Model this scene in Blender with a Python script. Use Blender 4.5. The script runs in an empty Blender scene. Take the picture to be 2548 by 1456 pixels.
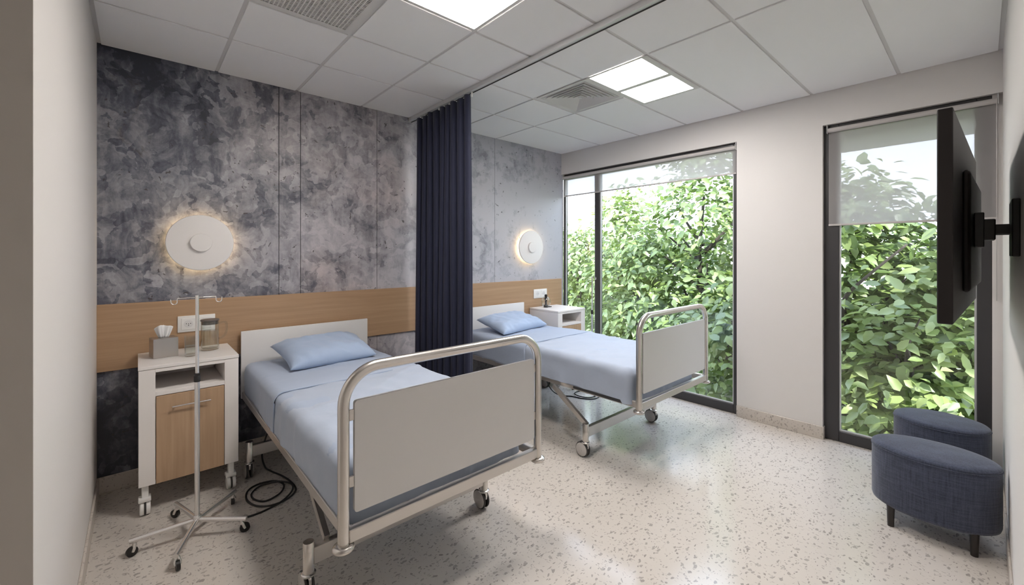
import bpy, bmesh, math, random
from mathutils import Vector, Matrix, noise
import numpy as np
random.seed(7)
PI = math.pi
scene = bpy.context.scene
COL = scene.collection

# ---------------------------------------------------------------- materials
def new_mat(name):
    m = bpy.data.materials.new(name); m.use_nodes = True
    nt = m.node_tree
    return m, nt, nt.nodes, nt.links, nt.nodes['Principled BSDF']

def pmat(name, col, rough=.5, metal=0., spec=.5, bump=None, **kw):
    m, nt, N, L, p = new_mat(name)
    p.inputs['Base Color'].default_value = (*col, 1)
    p.inputs['Roughness'].default_value = rough
    p.inputs['Metallic'].default_value = metal
    p.inputs['Specular IOR Level'].default_value = spec
    for k, v in kw.items(): p.inputs[k].default_value = v
    if bump:
        sc, st = bump
        tc = N.new('ShaderNodeTexCoord'); t = N.new('ShaderNodeTexNoise'); b = N.new('ShaderNodeBump')
        t.inputs['Scale'].default_value = sc; t.inputs['Detail'].default_value = 4
        b.inputs['Strength'].default_value = st; b.inputs['Distance'].default_value = .01
        L.new(tc.outputs['Object'], t.inputs['Vector']); L.new(t.outputs['Fac'], b.inputs['Height'])
        L.new(b.outputs['Normal'], p.inputs['Normal'])
    return m

def node(N, t, **kw):
    n = N.new(t)
    for k, v in kw.items():
        if k in n.inputs: n.inputs[k].default_value = v
        else: setattr(n, k, v)
    return n

def ramp(N, stops, interp='LINEAR'):
    r = N.new('ShaderNodeValToRGB'); cr = r.color_ramp; cr.interpolation = interp
    while len(cr.elements) < len(stops): cr.elements.new(.5)
    for e, (p, c) in zip(cr.elements, stops):
        e.position = p; e.color = (*c, 1) if len(c) == 3 else c
    return r

def mixc(N, L, fac, a, b, mode='MIX'):
    n = N.new('ShaderNodeMix'); n.data_type = 'RGBA'; n.blend_type = mode; n.clamp_factor = True
    for key, v in ((0, fac), (6, a), (7, b)):
        if hasattr(v, 'is_linked') or hasattr(v, 'node'): L.new(v, n.inputs[key])
        elif isinstance(v, (int, float)): n.inputs[key].default_value = v
        else: n.inputs[key].default_value = (*v, 1)
    return n.outputs[2]

def mapping(N, L, scale=(1, 1, 1), rot=(0, 0, 0), loc=(0, 0, 0)):
    tc = N.new('ShaderNodeTexCoord'); mp = N.new('ShaderNodeMapping')
    mp.inputs['Scale'].default_value = scale; mp.inputs['Rotation'].default_value = rot; mp.inputs['Location'].default_value = loc
    L.new(tc.outputs['Object'], mp.inputs['Vector'])
    return mp.outputs['Vector']

def math_node(N, L, op, a, b=None, c=None):
    n = N.new('ShaderNodeMath'); n.operation = op
    for i, v in enumerate((a, b, c)):
        if v is None: continue
        if isinstance(v, (int, float)): n.inputs[i].default_value = v
        else: L.new(v, n.inputs[i])
    return n.outputs[0]

def mat_terrazzo(name, base, chip, chip2, rough, spec=.5):
    m, nt, N, L, p = new_mat(name)
    v0 = mapping(N, L)
    wob = node(N, 'ShaderNodeTexNoise', Scale=22., Detail=3.); L.new(v0, wob.inputs['Vector'])
    sub = N.new('ShaderNodeVectorMath'); sub.operation = 'MULTIPLY_ADD'
    sub.inputs[1].default_value = (.045,) * 3
    L.new(wob.outputs['Color'], sub.inputs[0]); L.new(v0, sub.inputs[2])
    col = None
    base_n = node(N, 'ShaderNodeTexNoise', Scale=3., Detail=5.); L.new(v0, base_n.inputs['Vector'])
    b2 = tuple(x * .93 for x in base)
    col = mixc(N, L, base_n.outputs['Fac'], base, b2)
    for sc, thr, sel, cc, st, ang in ((25., .31, .46, chip, (1., 1.9, 1), .5), (44., .28, .5, chip2, (1.9, 1., 1), -.3), (33., .22, .42, chip, (1., 2.6, 1), 1.2)):
        mp = N.new('ShaderNodeMapping'); mp.inputs['Scale'].default_value = st; mp.inputs['Rotation'].default_value = (0, 0, ang)
        L.new(sub.outputs[0], mp.inputs['Vector'])
        vo = node(N, 'ShaderNodeTexVoronoi', Scale=sc); L.new(mp.outputs[0], vo.inputs['Vector'])
        rs = N.new('ShaderNodeSeparateColor'); L.new(vo.outputs['Color'], rs.inputs[0])
        rad = math_node(N, L, 'MULTIPLY_ADD', rs.outputs[1], .2, thr - .1)
        d = math_node(N, L, 'LESS_THAN', vo.outputs['Distance'], rad)
        s = math_node(N, L, 'LESS_THAN', rs.outputs[0], sel)
        k = math_node(N, L, 'MULTIPLY', d, s)
        k = math_node(N, L, 'MULTIPLY', k, math_node(N, L, 'MULTIPLY_ADD', rs.outputs[2], .6, .25))
        col = mixc(N, L, k, col, cc)
    L.new(col, p.inputs['Base Color'])
    p.inputs['Roughness'].default_value = rough; p.inputs['Specular IOR Level'].default_value = spec
    return m

def mat_mural():
    m, nt, N, L, p = new_mat('stained_concrete_print')
    v = mapping(N, L)
    sep = N.new('ShaderNodeSeparateXYZ'); L.new(v, sep.inputs[0])
    n1 = node(N, 'ShaderNodeTexNoise', Scale=1.5, Detail=9., Roughness=.66, Distortion=.7); L.new(v, n1.inputs['Vector'])
    # patchy daubs: voronoi cells jittered by noise
    jit = node(N, 'ShaderNodeTexNoise', Scale=5., Detail=5.); L.new(v, jit.inputs['Vector'])
    ad = N.new('ShaderNodeVectorMath'); ad.operation = 'MULTIPLY_ADD'; ad.inputs[1].default_value = (.35,) * 3
    L.new(jit.outputs['Color'], ad.inputs[0]); L.new(v, ad.inputs[2])
    vo = node(N, 'ShaderNodeTexVoronoi', Scale=13.); L.new(ad.outputs[0], vo.inputs['Vector'])
    vs = N.new('ShaderNodeSeparateColor'); L.new(vo.outputs['Color'], vs.inputs[0])
    vs2 = mapping(N, L, (7., 7., 1.1))
    st = node(N, 'ShaderNodeTexNoise', Scale=1.6, Detail=6., Roughness=.6, Distortion=.4); L.new(vs2, st.inputs['Vector'])
    fine = node(N, 'ShaderNodeTexNoise', Scale=30., Detail=6., Roughness=.7); L.new(v, fine.inputs['Vector'])
    a = math_node(N, L, 'MULTIPLY_ADD', n1.outputs['Fac'], .95, -.22)
    n4 = node(N, 'ShaderNodeTexNoise', Scale=4.6, Detail=9., Roughness=.7, Distortion=1.1); L.new(mapping(N, L, (1, 1, .8), loc=(2, 0, 4)), n4.inputs['Vector'])
    a = math_node(N, L, 'MULTIPLY_ADD', n4.outputs['Fac'], .75, math_node(N, L, 'ADD', a, -.2))
    a = math_node(N, L, 'MULTIPLY_ADD', vs.outputs[0], .20, a)
    a = math_node(N, L, 'MULTIPLY_ADD', st.outputs['Fac'], .34, a)
    a = math_node(N, L, 'MULTIPLY_ADD', fine.outputs['Fac'], .16, a)
    # window light painted into the colour: paler towards that end; also darker upper left
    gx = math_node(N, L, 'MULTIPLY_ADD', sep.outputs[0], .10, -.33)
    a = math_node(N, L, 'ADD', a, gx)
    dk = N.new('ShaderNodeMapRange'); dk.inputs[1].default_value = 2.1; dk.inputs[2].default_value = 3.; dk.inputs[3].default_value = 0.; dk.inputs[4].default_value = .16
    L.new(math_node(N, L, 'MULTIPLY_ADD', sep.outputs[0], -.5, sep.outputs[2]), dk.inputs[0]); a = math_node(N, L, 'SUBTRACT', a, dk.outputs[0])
    lowd = N.new('ShaderNodeMapRange'); lowd.inputs[1].default_value = .35; lowd.inputs[2].default_value = 1.0  # shade on the low part of the wall, painted darker towards the foot
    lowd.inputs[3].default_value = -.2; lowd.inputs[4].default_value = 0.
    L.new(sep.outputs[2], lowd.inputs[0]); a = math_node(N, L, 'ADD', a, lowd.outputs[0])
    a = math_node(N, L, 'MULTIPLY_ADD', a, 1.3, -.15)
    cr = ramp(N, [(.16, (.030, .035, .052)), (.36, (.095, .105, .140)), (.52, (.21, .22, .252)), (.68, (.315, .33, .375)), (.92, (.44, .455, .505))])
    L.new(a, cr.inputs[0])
    # warm taupe washes
    wn = node(N, 'ShaderNodeTexNoise', Scale=.9, Detail=4., Roughness=.6); L.new(mapping(N, L, loc=(3.1, 0, 5.3)), wn.inputs['Vector'])
    wr = ramp(N, [(.45, (0, 0, 0)), (.62, (1, 1, 1))]); L.new(wn.outputs['Fac'], wr.inputs[0])
    # taupe mainly over the middle panels
    tx = math_node(N, L, 'SUBTRACT', sep.outputs[0], 1.75); tx = math_node(N, L, 'ABSOLUTE', tx)
    tm = N.new('ShaderNodeMapRange'); tm.inputs[1].default_value = .3; tm.inputs[2].default_value = 1.3; tm.inputs[3].default_value = 1.; tm.inputs[4].default_value = .25
    L.new(tx, tm.inputs[0])
    wf = math_node(N, L, 'MULTIPLY', math_node(N, L, 'MULTIPLY_ADD', wr.outputs[0], .5, .45), tm.outputs[0])
    col = mixc(N, L, wf, cr.outputs[0], mixc(N, L, 1., cr.outputs[0], (1.22, 1.03, .93), 'MULTIPLY'))
    # rust-brown scars
    rn = node(N, 'ShaderNodeTexNoise', Scale=3.1, Detail=8., Roughness=.75, Distortion=1.2); L.new(mapping(N, L, (1, 1, .8), loc=(7, 0, 1)), rn.inputs['Vector'])
    rr = ramp(N, [(.62, (0, 0, 0)), (.72, (1, 1, 1))]); L.new(rn.outputs['Fac'], rr.inputs[0])
    col = mixc(N, L, math_node(N, L, 'MULTIPLY', rr.outputs[0], .55), col, (.10, .078, .06))
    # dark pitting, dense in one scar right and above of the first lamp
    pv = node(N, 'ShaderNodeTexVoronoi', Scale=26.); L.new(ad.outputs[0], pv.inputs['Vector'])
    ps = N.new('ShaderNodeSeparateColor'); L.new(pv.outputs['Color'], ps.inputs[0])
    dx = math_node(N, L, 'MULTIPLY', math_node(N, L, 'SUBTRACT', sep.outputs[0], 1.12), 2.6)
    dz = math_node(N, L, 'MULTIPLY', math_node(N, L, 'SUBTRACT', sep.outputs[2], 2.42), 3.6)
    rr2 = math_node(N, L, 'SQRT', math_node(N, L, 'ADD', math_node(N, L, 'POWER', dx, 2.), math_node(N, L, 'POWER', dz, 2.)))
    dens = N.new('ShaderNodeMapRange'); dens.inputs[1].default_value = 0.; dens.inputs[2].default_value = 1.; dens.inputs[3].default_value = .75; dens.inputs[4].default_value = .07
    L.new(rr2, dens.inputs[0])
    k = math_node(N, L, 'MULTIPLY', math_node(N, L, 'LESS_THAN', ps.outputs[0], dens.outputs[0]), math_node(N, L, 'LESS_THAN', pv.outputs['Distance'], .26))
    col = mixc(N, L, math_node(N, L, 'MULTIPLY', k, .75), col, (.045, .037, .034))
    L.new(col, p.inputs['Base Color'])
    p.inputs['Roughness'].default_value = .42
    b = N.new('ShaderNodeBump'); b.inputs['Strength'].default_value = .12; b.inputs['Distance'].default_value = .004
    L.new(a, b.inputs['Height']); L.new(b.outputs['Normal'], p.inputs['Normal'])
    return m

def mat_oak(name, axis, c0=(.455, .30, .18), c1=(.355, .22, .125), rough=.42):
    m, nt, N, L, p = new_mat(name)
    sc = [16., 16., 16.]; sc['XYZ'.index(axis)] = .9
    v = mapping(N, L, sc)
    n = node(N, 'ShaderNodeTexNoise', Scale=1., Detail=7., Roughness=.62, Distortion=.8); L.new(v, n.inputs['Vector'])
    sc2 = [90., 90., 90.]; sc2['XYZ'.index(axis)] = 2.2
    n2 = node(N, 'ShaderNodeTexNoise', Scale=1., Detail=3.); L.new(mapping(N, L, sc2), n2.inputs['Vector'])
    sc3 = [4., 4., 4.]; sc3['XYZ'.index(axis)] = .5
    w = node(N, 'ShaderNodeTexWave', Scale=1.6, Distortion=6., Detail=3.); w.bands_direction = {'X': 'Z', 'Z': 'X'}[axis]
    L.new(mapping(N, L, sc3), w.inputs['Vector'])
    f = math_node(N, L, 'MULTIPLY_ADD', n2.outputs['Fac'], .45, math_node(N, L, 'MULTIPLY_ADD', n.outputs['Fac'], .8, -.22))
    f = math_node(N, L, 'MULTIPLY_ADD', w.outputs['Fac'], .10, math_node(N, L, 'ADD', f, .06))
    r = ramp(N, [(.25, c1), (.5, tuple((a + b) / 2 for a, b in zip(c0, c1))), (.75, c0)]); L.new(f, r.inputs[0])
    L.new(r.outputs[0], p.inputs['Base Color']); p.inputs['Roughness'].default_value = rough
    b = N.new('ShaderNodeBump'); b.inputs['Strength'].default_value = .08; b.inputs['Distance'].default_value = .002
    L.new(n2.outputs['Fac'], b.inputs['Height']); L.new(b.outputs['Normal'], p.inputs['Normal'])
    return m

def mat_brushed(name, col, rough, stretch):
    m, nt, N, L, p = new_mat(name)
    n = node(N, 'ShaderNodeTexNoise', Scale=1., Detail=4.); L.new(mapping(N, L, stretch), n.inputs['Vector'])
    p.inputs['Base Color'].default_value = (*col, 1); p.inputs['Metallic'].default_value = 1.
    L.new(math_node(N, L, 'MULTIPLY_ADD', n.outputs['Fac'], .14, rough - .07), p.inputs['Roughness'])
    return m

def mat_weave(name, c0, c1, scale, sheen=.3):
    m, nt, N, L, p = new_mat(name)
    na = node(N, 'ShaderNodeTexNoise', Scale=1., Detail=3.); L.new(mapping(N, L, (scale, scale, scale * .07)), na.inputs['Vector'])
    nb = node(N, 'ShaderNodeTexNoise', Scale=1., Detail=3.); L.new(mapping(N, L, (scale * .07, scale * .07, scale)), nb.inputs['Vector'])
    nc = node(N, 'ShaderNodeTexNoise', Scale=scale * 1.3, Detail=2.); L.new(mapping(N, L), nc.inputs['Vector'])
    f = math_node(N, L, 'ADD', na.outputs['Fac'], nb.outputs['Fac']); f = math_node(N, L, 'MULTIPLY_ADD', nc.outputs['Fac'], .6, f)
    r = ramp(N, [(.38, c0), (.62, c1)]); L.new(math_node(N, L, 'MULTIPLY', f, .385), r.inputs[0])
    L.new(r.outputs[0], p.inputs['Base Color']); p.inputs['Roughness'].default_value = .9
    p.inputs['Sheen Weight'].default_value = sheen
    b = N.new('ShaderNodeBump'); b.inputs['Strength'].default_value = .35; b.inputs['Distance'].default_value = .003
    L.new(f, b.inputs['Height']); L.new(b.outputs['Normal'], p.inputs['Normal'])
    return m

def mat_emit(name, col, s):
    m, nt, N, L, p = new_mat(name)
    p.inputs['Base Color'].default_value = (.8, .8, .8, 1)
    p.inputs['Emission Color'].default_value = (*col, 1); p.inputs['Emission Strength'].default_value = s
    return m

def mat_pane():
    m, nt, N, L, p = new_mat('window_glass')
    N.remove(p); out = N['Material Output']
    t = node(N, 'ShaderNodeBsdfTransparent', Color=(.97, .985, .975, 1)); g = node(N, 'ShaderNodeBsdfGlossy', Roughness=.0)
    f = node(N, 'ShaderNodeLayerWeight', Blend=.5); mx = N.new('ShaderNodeMixShader')
    k = math_node(N, L, 'MULTIPLY_ADD', math_node(N, L, 'POWER', f.outputs['Facing'], 4.), .9, .055)
    L.new(k, mx.inputs[0]); L.new(t.outputs[0], mx.inputs[1]); L.new(g.outputs[0], mx.inputs[2]); L.new(mx.outputs[0], out.inputs[0])
    return m

def mat_thin_glass(name, tint=(.97, .98, .97), k=2.2):
    m, nt, N, L, p = new_mat(name)
    N.remove(p); out = N['Material Output']
    t = node(N, 'ShaderNodeBsdfTransparent', Color=(*tint, 1)); g = node(N, 'ShaderNodeBsdfGlossy', Roughness=.02)
    f = node(N, 'ShaderNodeLayerWeight', Blend=.5); mx = N.new('ShaderNodeMixShader')
    L.new(math_node(N, L, 'MULTIPLY_ADD', math_node(N, L, 'POWER', f.outputs['Facing'], 3.5), .5 * k, .04), mx.inputs[0]); L.new(t.outputs[0], mx.inputs[1]); L.new(g.outputs[0], mx.inputs[2]); L.new(mx.outputs[0], out.inputs[0])
    return m

def mat_blind():
    m, nt, N, L, p = new_mat('screen_fabric')
    N.remove(p); out = N['Material Output']
    t = node(N, 'ShaderNodeBsdfTransparent', Color=(.93, .93, .95, 1)); d = node(N, 'ShaderNodeBsdfDiffuse', Color=(.62, .60, .59, 1))
    tr = node(N, 'ShaderNodeBsdfTranslucent', Color=(.62, .61, .60, 1))
    a = node(N, 'ShaderNodeMixShader', Fac=.5); L.new(d.outputs[0], a.inputs[1]); L.new(tr.outputs[0], a.inputs[2])
    b = node(N, 'ShaderNodeMixShader', Fac=.62); L.new(t.outputs[0], b.inputs[1]); L.new(a.outputs[0], b.inputs[2])
    L.new(b.outputs[0], out.inputs[0])
    return m

def mat_leaf(name, c0, c1):
    m, nt, N, L, p = new_mat(name)
    N.remove(p); out = N['Material Output']
    g = N.new('ShaderNodeNewGeometry'); r = ramp(N, [(0., c0), (1., c1)]); L.new(g.outputs['Random Per Island'], r.inputs[0])
    d = N.new('ShaderNodeBsdfDiffuse'); t = N.new('ShaderNodeBsdfTranslucent'); gl = node(N, 'ShaderNodeBsdfGlossy', Roughness=.45)
    gl.inputs['Color'].default_value = (1, 1, 1, 1)
    L.new(r.outputs[0], d.inputs['Color']); L.new(mixc(N, L, 1., r.outputs[0], (1.1, 1.15, .8), 'MULTIPLY'), t.inputs['Color'])
    a = node(N, 'ShaderNodeMixShader', Fac=.32); L.new(d.outputs[0], a.inputs[1]); L.new(t.outputs[0], a.inputs[2])
    b = node(N, 'ShaderNodeMixShader', Fac=.07); L.new(a.outputs[0], b.inputs[1]); L.new(gl.outputs[0], b.inputs[2])
    L.new(b.outputs[0], out.inputs[0])
    return m

M = dict(
    floor=mat_terrazzo('speckled_vinyl', (.66, .615, .565), (.25, .225, .205), (.35, .32, .295), .15, .75),
    skirting=mat_terrazzo('speckled_skirting', (.58, .53, .48), (.25, .21, .185), (.33, .29, .26), .35),
    paint=pmat('warm_white_paint', (.69, .665, .645), .6, bump=(60., .03)),
    paint_hall=pmat('taupe_paint', (.50, .465, .43), .6, bump=(60., .03)),
    tile=pmat('ceiling_tile_white', (.85, .85, .86), .85, bump=(260., .05)),
    grid=pmat('ceiling_grid_white', (.66, .65, .65), .6),
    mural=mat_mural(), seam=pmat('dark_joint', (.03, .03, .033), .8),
    oak=mat_oak('oak_board', 'X'), oak_v=mat_oak('oak_front', 'Z', (.50, .345, .22), (.385, .25, .15)),
    steel=pmat('satin_steel_tube', (.66, .625, .59), .27, 1.),
    steel_rail=pmat('satin_steel_bar', (.62, .59, .56), .4, 1.),
    chrome=pmat('polished_chrome', (.78, .76, .74), .2, 1.),
    panel=pmat('grey_laminate', (.70, .69, .685), .42),
    white=pmat('white_laminate', (.78, .745, .72), .45), white_plastic=pmat('white_plastic', (.80, .79, .77), .35),
    sheet=pmat('blue_grey_linen', (.345, .41, .53), .85, bump=(14., .25), **{'Sheen Weight': .25}),
    pillow=pmat('blue_cotton', (.345, .435, .59), .85, bump=(18., .2), **{'Sheen Weight': .25}),
    cover=pmat('grey_blue_cover', (.37, .425, .525), .85, bump=(10., .3), **{'Sheen Weight': .25}),
    navy=pmat('navy_curtain', (.013, .016, .040), .85, bump=(180., .15), **{'Sheen Weight': .05}),
    stool=mat_weave('navy_weave', (.024, .031, .056), (.062, .074, .118), 130., .22),
    black=pmat('black_plastic', (.012, .011, .011), .45), black_matt=pmat('black_tv_plastic', (.012, .0095, .009), .5, 0., .3), pole=pmat('stand_chrome', (.80, .78, .76), .27, .85),
    darkmetal=pmat('anthracite_aluminium', (.038, .036, .038), .38, .0, .5), darkwood=pmat('dark_stained_leg', (.018, .014, .012), .4),
    rubber=pmat('grey_rubber', (.05, .047, .045), .7), hubgrey=pmat('grey_hub_plastic', (.50, .475, .455), .45),
    deck=pmat('dark_deck', (.06, .06, .065), .6), glow=mat_emit('warm_led', (1., .72, .38), 16.),
    light_warm=mat_emit('panel_glow', (1., .93, .875), 38.), light_cool=mat_emit('panel_glow_neutral', (1., .95, .915), 30.),
    lampwhite=pmat('matt_white_metal', (.79, .765, .745), .5), vent_dark=pmat('vent_shadow', (.03, .03, .03), .9), vent=pmat('vent_white', (.66, .65, .64), .5),
    pane=mat_pane(), glass=mat_thin_glass('clear_glass'), glass_thick=mat_thin_glass('glass_handle', (.93, .94, .93), 1.9), water=mat_thin_glass('clear_water', (.95, .965, .96), 1.2),
    lid=pmat('grey_lid', (.13, .115, .105), .35), tissuebox=mat_brushed('brushed_box', (.52, .49, .46), .36, (6., 300., 300.)),
    tissue=pmat('white_tissue', (.86, .86, .86), .9, **{'Subsurface Weight': .0}), blind=mat_blind(), blindroll=pmat('blind_roll', (.52, .49, .475), .7),
    alu=pmat('light_aluminium', (.62, .62, .62), .4, .4), chain=pmat('bead_chain', (.5, .48, .47), .4, .5),
    leaf=mat_leaf('leaf_green', (.085, .150, .030), (.270, .360, .110)), leaf2=mat_leaf('leaf_fresh', (.120, .190, .042), (.330, .410, .145)), leaf3=mat_leaf('leaf_deep', (.04, .075, .025), (.12, .175, .07)),
    bark=pmat('bark', (.075, .062, .052), .9, bump=(40., .5)), soil=pmat('soil_and_grass', (.30, .32, .22), .95, bump=(20., .5)),
    concrete=pmat('eave_concrete', (.55, .55, .57), .8), hole=pmat('socket_hole', (.02, .02, .02), .6),
)

# ---------------------------------------------------------------- mesh helpers
def obj(name, bm, mat, parent=None, smooth=None, loc=None):
    me = bpy.data.meshes.new(name)
    if isinstance(bm, bmesh.types.BMesh):
        bmesh.ops.recalc_face_normals(bm, faces=bm.faces)
        bm.to_mesh(me); bm.free()
    else:
        me.from_pydata(*bm)
    mats = mat if isinstance(mat, (list, tuple)) else [mat]
    for k in mats: me.materials.append(M[k])
    if smooth is not None:
        for p in me.polygons: p.use_smooth = True
        if smooth < 180: me.set_sharp_from_angle(angle=math.radians(smooth))
    o = bpy.data.objects.new(name, me); COL.objects.link(o)
    if parent: o.parent = parent
    if loc: o.location = loc
    return o

def thing(name, label, cat, loc=(0, 0, 0), rotz=0, group=None):
    o = bpy.data.objects.new(name, None); COL.objects.link(o)
    o.empty_display_size = .1
    o.location = loc; o.rotation_euler = (0, 0, rotz)
    return tag(o, label, cat, group)

def tag(o, label, cat, group=None):
    o['label'] = label; o['category'] = cat
    if group: o['group'] = group
    return o

def struct(name, bm, mat, smooth=None, parent=None):
    o = obj(name, bm, mat, parent, smooth)
    if parent is None: o['kind'] = 'structure'
    return o

def copy_tree(o, parent=None):
    c = o.copy(); COL.objects.link(c); c.parent = parent
    for ch in [x for x in bpy.data.objects if x.parent == o]: copy_tree(ch, c)
    return c

def B(): return bmesh.new()

def box(bm, x0, x1, y0, y1, z0, z1, bev=0., seg=2, mi=0):
    r = bmesh.ops.create_cube(bm, size=1)
    vs = r['verts']
    for v in vs:
        v.co = Vector((x0 + (v.co.x + .5) * (x1 - x0), y0 + (v.co.y + .5) * (y1 - y0), z0 + (v.co.z + .5) * (z1 - z0)))
    fs = list({f for v in vs for f in v.link_faces})
    for f in fs: f.material_index = mi
    if bev:
        es = list({e for v in vs for e in v.link_edges})
        r = bmesh.ops.bevel(bm, geom=es, offset=bev, segments=seg, profile=.5, affect='EDGES')
        for f in r['faces']: f.material_index = mi
    return vs

def frame_of(d):
    d = d.normalized(); a = Vector((0, 0, 1)) if abs(d.z) < .9 else Vector((1, 0, 0))
    u = d.cross(a).normalized(); return u, d.cross(u).normalized()

def tube(bm, pts, r, n=16, caps=True, closed=False, mi=0):
    pts = [Vector(p) for p in pts]; m = len(pts); rings = []
    rs = r if isinstance(r, (list, tuple)) else [r] * m
    u = None
    for i, p in enumerate(pts):
        if closed: t = (pts[(i + 1) % m] - pts[i - 1])
        else: t = pts[min(i + 1, m - 1)] - pts[max(i - 1, 0)]
        t.normalize()
        if u is None: u, w = frame_of(t)
        else:
            u = (u - t * u.dot(t)).normalized(); w = t.cross(u)
        w = t.cross(u).normalized()
        rings.append([bm.verts.new(p + (u * math.cos(2 * PI * k / n) + w * math.sin(2 * PI * k / n)) * rs[i]) for k in range(n)])
    for i in range(m if closed else m - 1):
        a, b = rings[i], rings[(i + 1) % m]
        for k in range(n):
            f = bm.faces.new((a[k], a[(k + 1) % n], b[(k + 1) % n], b[k])); f.material_index = mi
    if caps and not closed:
        bm.faces.new(rings[0][::-1]).material_index = mi; bm.faces.new(rings[-1]).material_index = mi

def lathe(bm, prof, n=32, c=(0, 0, 0), axis='Z', mi=0, cap=True):
    rings = []
    for (r, h) in prof:
        ring = []
        for k in range(n):
            a = 2 * PI * k / n; p = (r * math.cos(a), r * math.sin(a), h)
            if axis == 'X': p = (p[2], p[0], p[1])
            if axis == 'Y': p = (p[0], p[2], p[1])
            ring.append(bm.verts.new(Vector(p) + Vector(c)))
        rings.append(ring)
    for a, b in zip(rings, rings[1:]):
        for k in range(n): bm.faces.new((a[k], a[(k + 1) % n], b[(k + 1) % n], b[k])).material_index = mi
    if cap:
        bm.faces.new(rings[0][::-1]).material_index = mi; bm.faces.new(rings[-1]).material_index = mi

def arc(c, r, a0, a1, n, plane='XZ'):
    out = []
    for i in range(n + 1):
        a = a0 + (a1 - a0) * i / n
        x, y = r * math.cos(a), r * math.sin(a)
        out.append((c[0] + x, c[1], c[2] + y) if plane == 'XZ' else (c[0] + x, c[1] + y, c[2]))
    return out

def spline(pts, n=8, closed=False):
    P = [Vector(p) for p in pts]; m = len(P); out = []
    for i in range(m if closed else m - 1):
        if closed: p0, p1, p2, p3 = P[i - 1], P[i], P[(i + 1) % m], P[(i + 2) % m]
        else: p0, p1, p2, p3 = P[max(i - 1, 0)], P[i], P[i + 1], P[min(i + 2, m - 1)]
        for k in range(n):
            t = k / n
            out.append(.5 * ((2 * p1) + (p2 - p0) * t + (2 * p0 - 5 * p1 + 4 * p2 - p3) * t * t + (3 * p1 - p0 - 3 * p2 + p3) * t ** 3))
    if not closed: out.append(P[-1])
    return out

def soft_box(x0, x1, y0, y1, z0, z1, r, nx, ny, nz, fn=None, round_y1=True, bottom=True, top_r=None):
    """a box of fine quads with rounded upright and upper edges; fn(co, normal) may move each vertex"""
    bm = bmesh.new(); key = {}
    def V(p):
        k = tuple(round(a, 5) for a in p)
        if k not in key: key[k] = bm.verts.new(p)
        return key[k]
    def quadface(o, a, b, na, nb):
        for i in range(na):
            for j in range(nb):
                q = [o + a * (i / na) + b * (j / nb), o + a * ((i + 1) / na) + b * (j / nb), o + a * ((i + 1) / na) + b * ((j + 1) / nb), o + a * (i / na) + b * ((j + 1) / nb)]
                bm.faces.new([V(x) for x in q])
    X, Y, Z = Vector((x1 - x0, 0, 0)), Vector((0, y1 - y0, 0)), Vector((0, 0, z1 - z0)); O = Vector((x0, y0, z0))
    quadface(O + Z, X, Y, nx, ny)
    if bottom: quadface(O, X, Y, nx, ny)
    quadface(O, X, Z, nx, nz); quadface(O + Y, X, Z, nx, nz)
    quadface(O, Y, Z, ny, nz); quadface(O + X, Y, Z, ny, nz)
    for v in bm.verts:
        p = v.co
        q = Vector((min(max(p.x, x0 + r), x1 - r), min(max(p.y, y0 + r), (y1 - r) if round_y1 else y1), min(p.z, z1 - r)))
        d = p - q
        nrm = d.normalized() if d.length > 1e-6 else Vector((0, 0, 1))
        if d.length > r: p = q + nrm * r
        v.co = p
        if fn: v.co = fn(p.copy(), nrm)
    return bm

# ---------------------------------------------------------------- dimensions (metres, floor at z = 0)
W, T, H = 4.902, -4.255, 3.179            # window wall, television wall, ceiling
HALL_X = -1.6; CORNER = -2.406            # hall beside the camera, end of the left wall

# ---------------------------------------------------------------- setting
bm = B(); box(bm, HALL_X, W + .0, T, .0, -.12, 0); box(bm, W, W + .13, -2.441, 0, -.12, -.001); box(bm, W, W + .13, T, -3.181, -.12, -.001)
struct('floor', bm, 'floor')

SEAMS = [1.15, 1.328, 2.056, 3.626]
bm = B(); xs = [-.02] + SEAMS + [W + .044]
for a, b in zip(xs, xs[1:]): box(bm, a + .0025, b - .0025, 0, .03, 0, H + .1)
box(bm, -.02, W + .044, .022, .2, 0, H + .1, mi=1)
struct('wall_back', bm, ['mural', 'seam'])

bm = B(); box(bm, -.2, 0, CORNER, .2, 0, H + .1, .004, 1)
struct('wall_left', bm, 'paint')
bm = B(); box(bm, HALL_X, -.2, CORNER, CORNER + .2, 0, H + .1)
box(bm, -.2, -.0005, CORNER - .002, CORNER + .01, 0, H + .1)
struct('wall_hall', bm, 'paint_hall')
bm = B(); box(bm, HALL_X - .15, HALL_X, T - .15, CORNER + .2, 0, H + .1)
struct('wall_entrance', bm, 'paint')
bm = B(); box(bm, HALL_X - .15, W + .35, T - .2, T, 0, H + .1)
struct('wall_right', bm, 'paint')
bm = B()
box(bm, W, W + .3, T, .2, 2.875, H + .1)                       # header above both windows
box(bm, W, W + .3, -3.181, -2.441, -.1, 2.875)                 # pier between them
box(bm, W + .045, W + .3, T, -4.204, -.1, 2.875)               # plaster nib next to the television wall
box(bm, W + .13, W + .3, T, .2, -.3, -.002)
struct('wall_window', bm, 'paint')

def skirt(name, boxes):
    bm = B()
    for b in boxes: box(bm, *b, .003, 1)
    struct(name, bm, 'skirting')
skirt('baseboard_back', [(0, W, -.012, 0, 0, .115)])
skirt('baseboard_left', [(0, .012, CORNER, -.012, 0, .115)])
skirt('baseboard_right', [(HALL_X, W, T, T + .010, 0, .115)])
skirt('baseboard_window', [(W - .012, W, -3.181, -2.441, 0, .115), (W - .012, W + .04, -3.190, -3.181, 0, .115)])

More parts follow.
